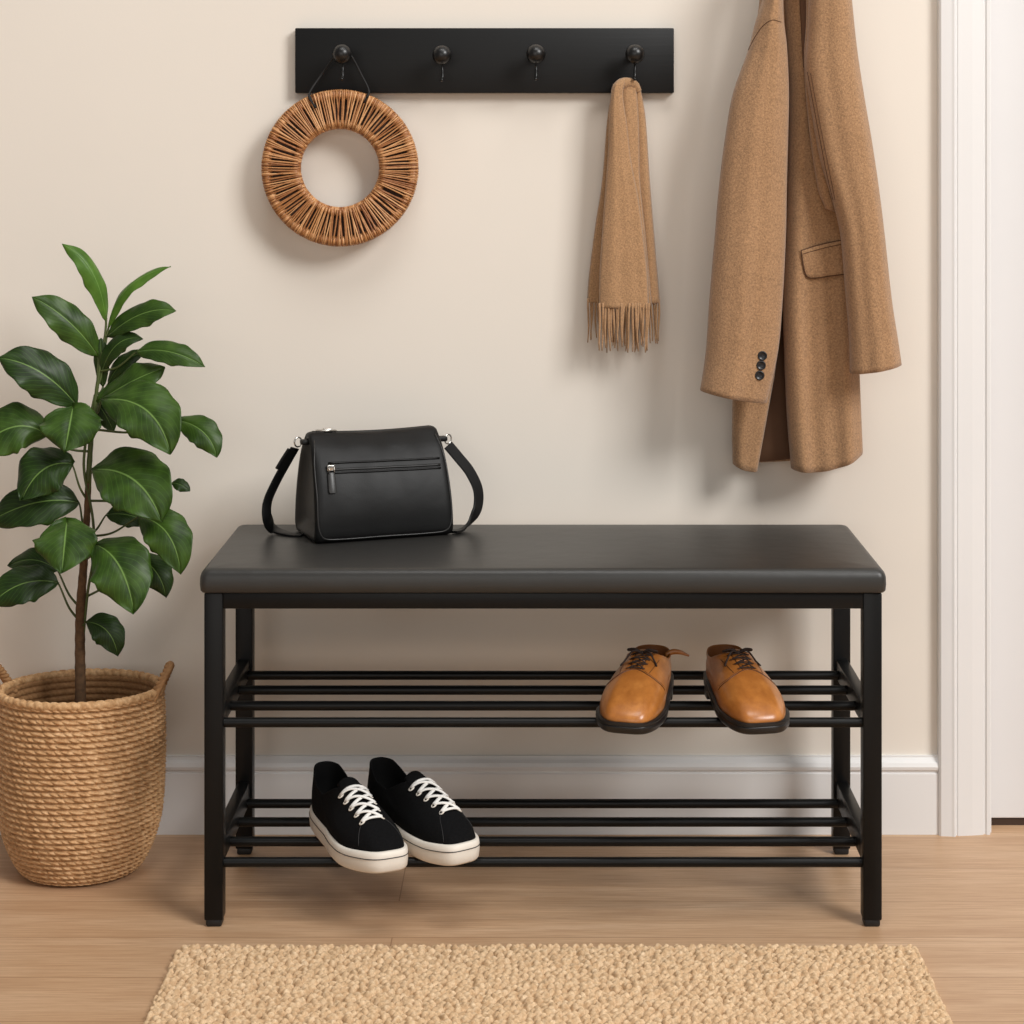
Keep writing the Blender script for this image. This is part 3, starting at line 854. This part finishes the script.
        for zz, sc in ((.0002, .97), (.002, 1.0), (.0165, 1.0)):
            hr.append([Vector((x*sc, (Ln/2-.04)+(y-(Ln/2-.04))*sc, zz)) for x, y in ol])
        MB().rings(hr).build('heel', solem, r, auto=50)
    # tongue
    tg = []
    yf = m1
    n = 12; tw = .019 if sneaker else .017
    for j in range(n):
        t = j/(n-1)
        y = yf-.030+.052*t if sneaker else yf-.024+.036*t
        if y <= yf-.003: z0 = top(0, y).z+.0006
        else: z0 = None
        tg.append((y, z0))
    zb0 = top(0, yf-.004).z
    sl = (zb0-top(0, yf-.024).z)/.020
    rows_ = []
    for (y, z0) in tg:
        z = z0 if z0 is not None else zb0+sl*1.0*(y-(yf-.004))+.0006
        w_ = tw*(.85+.15*sin(pi*min(1, (y-yf+.03)/.05)))
        f_, b_ = [], []
        for k in range(9):
            u = k/4-1; xx = w_*u*(1-.02); zz = z-.0075*abs(u)**2.2
            f_.append(Vector((xx, y, zz+.0012))); b_.append(Vector((xx, y+.002, zz-.0025)))
        rows_.append(f_+b_[::-1])
    MB().rings(rows_).build('tongue', mat, r)
    # laces
    if sneaker:
        nr = 5; ys = [yf-.004-.0185*i for i in range(nr)]; hw = [.0195-.0012*i for i in range(nr)]
        lr, lm = .0033, WHITELACE
    else:
        nr = 4; ys = [yf-.003-.0155*i for i in range(nr)]; hw = [.0150-.0010*i for i in range(nr)]
        lr, lm = .0014, BROWNLACE
    lc = MB(); ey = MB()
    for i in range(nr):
        for sd in (-1, 1):
            c = top(sd*hw[i], ys[i], .0010)
            pts = [c+Vector((.0036*cos(a), .0036*sin(a), -.0012*sd*cos(a)*2)) if sneaker else c+Vector((.0018*cos(a), .0018*sin(a), 0)) for a in np.linspace(0, 2*pi, 15)[:-1]]
            ey.tube(pts, .0011 if sneaker else .0006, 6, closed=True)
    def lace(x0, y0, x1, y1, lift_):
        q = []
        for t in np.linspace(0, 1, 13):
            p = top(x0+(x1-x0)*t, y0+(y1-y0)*t, lr*.75)
            p.z += lift_*sin(pi*t); q.append(p)
        lc.tube(q, lr, 8, flat=.55)
    for i in range(nr-1):
        lace(-hw[i], ys[i], hw[i+1], ys[i+1], .0035); lace(hw[i], ys[i], -hw[i+1], ys[i+1], .0012)
        if not sneaker: lace(-hw[i], ys[i], hw[i], ys[i], .002)
    lace(-hw[-1], ys[-1], hw[-1], ys[-1], .001)
    if sneaker: lace(-hw[0], ys[0], hw[0], ys[0], .002)
    else:
        k0 = top(0, ys[0], .003)
        for sd in (-1, 1):   # bow
            lp_ = [k0, k0+Vector((sd*.010, -.003, .006)), k0+Vector((sd*.021, .0, .004)), k0+Vector((sd*.022, .005, .001)), k0+Vector((sd*.010, .003, .002)), k0]
            lc.tube(smooth_curve([tuple(a) for a in lp_], 24), lr, 6)
            en = [k0, k0+Vector((sd*.012, -.008, .004)), top(sd*.022, ys[1]-.002, .002), top(sd*.026, ys[1]-.010, .002)]
            lc.tube(smooth_curve([tuple(a) for a in en], 16), lr, 6)
        lc.sphere(k0, .0035, 10)
    tag(ey.build('eyelets', WHITERUB if sneaker else TANDARK, r), None)
    tag(lc.build('laces', lm, r), 'white laces' if sneaker else 'dark brown laces')
    # seams
    sm = TANDARK if not sneaker else GREYLINE
    def line(pts, rad, nm='seam', m=sm, n_=40):
        q = [top(x, y, rad*.1) for x, y in smooth_curve(pts, n_) if tree.ray_cast(Vector((x, y, .3)), Vector((0, 0, -1)))[0] is not None]
        q = [p for p in q if p.z > .022]
        MB().tube(q, rad, 6).build(nm, m, upper)
    if sneaker:
        for sd in (-1, 1):
            line([(sd*hw[-1]*1.25, ys[-1]-.002), (sd*.024, ys[-1]-.010), (sd*.030, ys[-1]-.024), (sd*.035, ys[-1]-.036)], .0005, n_=20)
    else:
        yy = ys[-1]-.010
        line([(-.0445, yy+.004), (-.035, yy-.006), (-.022, yy-.004), (-.010, yy+.004), (0, yy+.008), (.010, yy+.004), (.022, yy-.004), (.035, yy-.006), (.0445, yy+.004)], .0009)
        line([(-.043, yy+.008), (-.034, yy-.002), (-.022, yy), (-.013, yy+.006)], .0004)
        line([(.043, yy+.008), (.034, yy-.002), (.022, yy), (.013, yy+.006)], .0004)
        # lace facing edges
        for sd in (-1, 1):
            line([(sd*.007, yy+.006), (sd*.009, ys[2]), (sd*.010, ys[0])], .0007, n_=16)
            line([(sd*.022, yy+.002), (sd*.024, ys[2]), (sd*.0255, ys[0]+.002)], .0005, n_=16)
    if tabx:
        q = []
        a = Vector((tabx*.022, Ln/2-.035, .060))
        pts = [a, a+Vector((tabx*.010, .002, .006)), a+Vector((tabx*.022, .004, .006)), a+Vector((tabx*.036, .006, .001))]
        c = smooth_curve([tuple(p) for p in pts], 16); rg = []
        for i, p in enumerate(c):
            p = Vector(p); wz = .0045*(1-.75*(i/15)**2)
            rg.append([p+Vector((0, -.0012, -wz)), p+Vector((0, -.0016, wz)), p+Vector((0, .0012, wz)), p+Vector((0, .0012, -wz))])
        MB().rings(rg).build('pull_tab', TANL, r)
    return r

zt = .2945+.0072+.0003
shoe('dress', 'dress_shoe', (.1415, .034, zt), radians(-15), 1, 'left tan leather lace-up shoe on the upper shelf, its toe turned outward to the left', tabx=1)
shoe('dress', 'dress_shoe', (.298, .034, zt), radians(11), -1, 'right tan leather lace-up shoe on the upper shelf, nearer the right bench leg')
zl = .0905+.0072+.0003
shoe('sneaker', 'sneaker', (-.281, .041, zl), radians(26), 1, 'left black suede sneaker with white sole on the lower shelf, overlapping the other')
shoe('sneaker', 'sneaker', (-.182, .072, zl), radians(36), -1, 'right black suede sneaker with white sole on the lower shelf, partly behind the other')

# ------------------------------------------------------------------ potted plant
def plant():
    CX, CY = -.7255, .232
    r = empty('potted_plant', (CX, CY, 0), label='green broad-leaved plant in a round woven rope basket left of the bench', cat='potted plant')
    O = Vector((CX, CY, 0))
    prof = smooth_curve([(.078, .0), (.092, .006), (.1045, .026), (.1165, .056), (.124, .090), (.1275, .135), (.129, .19), (.1285, .24), (.1265, .286)], 400)
    H = .286; ROW = 33; SUB = 9; NA = 800; K = 52
    nv = ROW*SUB+1
    vv = np.linspace(0, 1, nv); uu = np.arange(NA)/NA
    U, Vv = np.meshgrid(uu, vv)
    wav = .10*np.sin(2*pi*U*2+1)+.07*np.sin(2*pi*U*5)
    rowf = np.clip(Vv*ROW+wav*np.sin(pi*Vv), 0, ROW-1e-6)
    fr = rowf % 1; ri = np.floor(rowf)
    R0 = np.interp(Vv, np.linspace(0, 1, 400), prof[:, 0]); Z0 = np.interp(Vv, np.linspace(0, 1, 400), prof[:, 1])
    bumpr = .0085*np.sqrt(np.clip(1-(2*fr-1)**2, 0, 1))
    ph = U*K+fr*1.1+np.mod(ri*.37, 1)+.25*np.sin(2*pi*U*7+ri*1.7)+.12*np.sin(2*pi*U*23+ri)
    tw = .0040*(np.abs(np.sin(pi*ph))**.6-.5)*np.clip(bumpr/.0085, 0, 1)
    R = R0-.0070+bumpr+tw
    A = 2*pi*U
    Z0 = Z0-.012*(1+np.sin(A))/2*(Z0/H)**2
    V = np.stack([R*np.cos(A), R*np.sin(A), Z0], -1).reshape(-1, 3)
    idx = np.arange(nv*NA).reshape(nv, NA); nx = np.roll(idx, -1, 1)
    Fq = np.stack([idx[:-1], nx[:-1], nx[1:], idx[1:]], -1).reshape(-1, 4)
    b = big_mesh('basket', V, Fq, ROPE, r)
    # rim coil
    NR = 760; seg = 12; rs = []
    a = np.arange(NR)/NR
    for k in range(seg):
        th = 2*pi*k/seg
        rr = .0052+.0022*(np.abs(np.sin(pi*(a*56+1.6*k/seg)))**.7)
        rs.append(np.stack([(.124+rr*np.cos(th))*np.cos(2*pi*a), (.124+rr*np.cos(th))*np.sin(2*pi*a), .287+rr*np.sin(th)-.012*(1+np.sin(2*pi*a))/2], -1))
    V = np.stack(rs, 1).reshape(-1, 3); idx = np.arange(NR*seg).reshape(NR, seg)
    Fq = np.stack([idx, np.roll(idx, -1, 0), np.roll(np.roll(idx, -1, 0), -1, 1), np.roll(idx, -1, 1)], -1).reshape(-1, 4)
    big_mesh('rim', V, Fq, ROPE, b)
    # inside wall
    NI = 360; rows = 8*6+1; v = np.linspace(0, 1, rows); U, Vv = np.meshgrid(np.arange(NI)/NI, v)
    fr = (Vv*8) % 1; R = .1215-.004*np.sqrt(np.clip(1-(2*fr-1)**2, 0, 1))-.001*np.abs(np.sin(pi*(U*84+fr)))
    V = np.stack([R*np.cos(2*pi*U), R*np.sin(2*pi*U), .285-.085*Vv-.012*(1+np.sin(2*pi*U))/2], -1).reshape(-1, 3)
    idx = np.arange(rows*NI).reshape(rows, NI); nx = np.roll(idx, -1, 1)
    Fq = np.stack([idx[:-1], nx[:-1], nx[1:], idx[1:]], -1).reshape(-1, 4)
    big_mesh('inside_wall', V, Fq, ROPEIN, b)
    m = MB(); rs = []
    for rad in (.123, .10, .07, .04, .012):
        rs.append([(rad*cos(2*pi*k/48), rad*sin(2*pi*k/48), .205+.006*sin(k*.7+rad*90)*.5+.02*(1-rad/.122)*.6) for k in range(48)])
    m.rings(rs, cap=(False, True)); m.build('soil', SOIL, r)
    # handles
    for sd in (-1, 1):
        m = MB(); path = []
        for t in np.linspace(0, 1, 40):
            an = radians(-17+34*t); hgt = sin(pi*t)**.7
            rad = .121+.018*hgt
            path.append((sd*rad*cos(an), rad*sin(an)*(1-.12*hgt), .266+.052*hgt))
        path = smooth_curve(path, 160)
        for ss in range(3):
            q = []
            for i, p in enumerate(path):
                aa = 2*pi*(i/26.0+ss/3)
                q.append((p[0]+.0036*cos(aa), p[1]+.0036*sin(aa)*.7, p[2]+.0036*sin(aa)*.7))
            m.tube(q, .0040, 8)
        m.build('handle', ROPEIN, b)
    # trunk
    TY = .232
    tpx = [(80, 716), (80.5, 690), (80, 650), (80.5, 610), (84, 560), (87, 515), (89, 470), (92, 430), (96, 395), (101, 360), (105, 335), (106.5, 318)]
    tp = [P(x, y, TY) for x, y in tpx]; tc = smooth_curve([tuple(p) for p in tp], 90)
    tr = [float(np.interp(i/89, [0, .25, .45, .7, 1], [.0088, .0076, .0056, .0040, .0016]))*(1+.05*sin(i*1.9)) for i in range(90)]
    cut = 52
    MB().tube(tc[:cut+1], tr[:cut+1], 14).build('trunk', BARK, r, O)
    MB().tube(tc[cut:], tr[cut:], 12).build('stem', STEMG, r, O)
    # second slim stem alongside
    s2 = smooth_curve([tuple(P(x, y, TY+dy)) for x, y, dy in ((83, 640, .0), (88, 590, -.004), (93, 560, -.006), (93, 520, -.004), (84, 470, -.003), (86, 440, -.002), (95, 395, 0))], 40)
    MB().tube(s2[:], .0022, 8).build('stem', STEMG, r, O)

    def leaf(base, tip, wpx, mat=LEAF, db=0.0, dt=-.03, arch=0.12, nv=(0, -.85, .5), mid=None, fold=.18, shape=.45, attach=None, tw=0.0):
        Yb, Yt = TY+db, TY+dt
        B, T = P(base[0], base[1], Yb), P(tip[0], tip[1], Yt)
        wd = wpx*(Yb-CAMY)/F
        Lg = (T-B).length
        if mid: M = P(mid[0], mid[1], (Yb+Yt)/2-arch*Lg)
        else: M = (B+T)/2+Vector((0, -arch*Lg*.6, arch*Lg))
        C = M*2-(B+T)/2
        nvv = Vector(nv).normalized()
        NL, NW = 26, 10; vs = []; uvs = []
        ph = random.uniform(0, 6)
        for i in range(NL+1):
            t = i/NL
            c = B*(1-t)**2+C*2*t*(1-t)+T*t*t
            tg = ((C-B)*(1-t)+(T-C)*t).normalized()
            sd = tg.cross(nvv).normalized()
            if tw: sd = Matrix.Rotation(tw*(t-.5), 3, tg) @ sd
            nn = sd.cross(tg).normalized()
            # blade outline, drawn to a point
            a = t**.62*(1-t)**.72/( .62**.62*.72**.72/(1.34**1.34)) if 0 < t < 1 else 0
            q = max(0, (t-.86)/.14); a *= 1-.35*q*q
            hw = wd/2*a*(1+shape*.25*sin(pi*(t-.1)))*1.0/(1+shape*.2)
            for k in range(-NW, NW+1):
                u = k/NW*(1+(.045*sin(8.5*pi*t+ph+(2 if k > 0 else 0))*sin(pi*t)))
                ripple = .02*wd*sin(11*pi*t-6*abs(u)+ph)*abs(u)**1.2
                wav = .07*wd*sin(5*t*pi/1.3+ph+(1 if u > 0 else 2.3))*abs(u)**3
                cup = -fold*hw*abs(u)**1.5*1.0+.03*wd*(1-math.exp(-(u/.12)**2))
                vs.append(c+sd*hw*u+nn*(cup+ripple*.5+wav))
                uvs.append((.5+k/NW/2, t))
        W = 2*NW+1; fs = []
        for i in range(NL):
            for k in range(W-1):
                fs.append((i*W+k, i*W+k+1, (i+1)*W+k+1, (i+1)*W+k))
        me = bpy.data.meshes.new('leaf'); me.from_pydata([tuple(v-O) for v in vs], [], fs); me.materials.append(mat)
        uv = me.uv_layers.new(name='UVMap')
        for lp in me.loops: uv.data[lp.index].uv = uvs[lp.vertex_index]
        for p in me.polygons: p.use_smooth = True
        o = bpy.data.objects.new('leaf', me); COL.objects.link(o); o.parent = r
        md = o.modifiers.new('thickness', 'SOLIDIFY'); md.thickness = .0007; md.offset = 0
        # petiole
        if attach is None: attach = base[1]+22
        ys = [q[2] for q in tc]; za = CAMZ-(attach-VY)/F*(TY-CAMY)
        j = int(np.argmin([abs(z-za) for z in ys])); A = Vector(tc[j])
        if (A-B).length > .12: pass
        m1 = A.lerp(B, .5)+Vector((0, 0, -.004-(A-B).length*.06))
        p0 = B*(.94**2)+C*2*.06*.94+T*.06**2
        q = smooth_curve([tuple(A), tuple(m1), tuple(B), tuple(p0)], 18)
        MB().tube(q, [.0021-.0009*i/17 for i in range(18)], 8).build('petiole', STEMG, o, O)
        return o
    up = (0, -.35, 1)
    L = leaf
    # back layer first
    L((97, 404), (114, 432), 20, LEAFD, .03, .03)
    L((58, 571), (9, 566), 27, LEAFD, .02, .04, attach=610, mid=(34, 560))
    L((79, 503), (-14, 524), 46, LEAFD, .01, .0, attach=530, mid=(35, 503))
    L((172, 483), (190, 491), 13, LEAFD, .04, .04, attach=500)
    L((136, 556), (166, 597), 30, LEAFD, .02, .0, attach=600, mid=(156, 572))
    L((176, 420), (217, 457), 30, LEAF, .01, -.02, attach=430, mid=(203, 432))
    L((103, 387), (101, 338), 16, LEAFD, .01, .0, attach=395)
    # top pair
    L((106, 322), (62, 244), 21, LEAFL, 0, -.02, .06, mid=(92, 272), attach=325, nv=(.55, -.75, .35), fold=.5)
    L((108, 330), (171, 267), 15, LEAFL, 0, -.02, .05, mid=(128, 288), attach=336, nv=(-.35, -.65, .6), fold=.5)
    L((98, 356), (32, 297), 34, LEAF, 0, -.03, .08, mid=(68, 321), attach=385)
    L((107, 337), (176, 311), 27, LEAF, 0, -.03, .08, mid=(142, 314), attach=345)
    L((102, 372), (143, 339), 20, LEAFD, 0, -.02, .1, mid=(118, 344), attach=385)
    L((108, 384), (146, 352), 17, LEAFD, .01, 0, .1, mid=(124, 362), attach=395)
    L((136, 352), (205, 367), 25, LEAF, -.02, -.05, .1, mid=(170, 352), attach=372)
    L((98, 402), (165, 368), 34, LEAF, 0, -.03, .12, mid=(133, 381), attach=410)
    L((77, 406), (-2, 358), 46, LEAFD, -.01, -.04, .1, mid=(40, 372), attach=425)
    L((48, 436), (-32, 462), 52, LEAF, -.01, -.03, .1, mid=(10, 428), attach=450)
    L((102, 400), (171, 454), 58, LEAF, -.03, -.09, .12, mid=(146, 410), attach=415, fold=.12, tw=.4)
    L((73, 408), (65, 452), 62, LEAF, -.03, -.08, .12, mid=(70, 424), attach=420, fold=.12)
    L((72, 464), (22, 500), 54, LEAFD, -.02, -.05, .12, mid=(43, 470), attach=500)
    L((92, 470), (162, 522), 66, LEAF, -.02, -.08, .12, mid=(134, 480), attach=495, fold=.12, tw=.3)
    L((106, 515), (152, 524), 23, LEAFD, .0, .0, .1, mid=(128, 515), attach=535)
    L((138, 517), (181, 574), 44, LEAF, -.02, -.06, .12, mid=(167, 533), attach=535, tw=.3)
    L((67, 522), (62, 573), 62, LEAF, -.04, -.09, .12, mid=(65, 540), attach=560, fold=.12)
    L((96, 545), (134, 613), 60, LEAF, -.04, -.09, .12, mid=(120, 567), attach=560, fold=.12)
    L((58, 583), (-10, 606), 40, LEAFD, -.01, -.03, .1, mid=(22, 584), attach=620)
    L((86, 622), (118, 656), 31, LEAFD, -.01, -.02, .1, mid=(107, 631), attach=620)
plant()
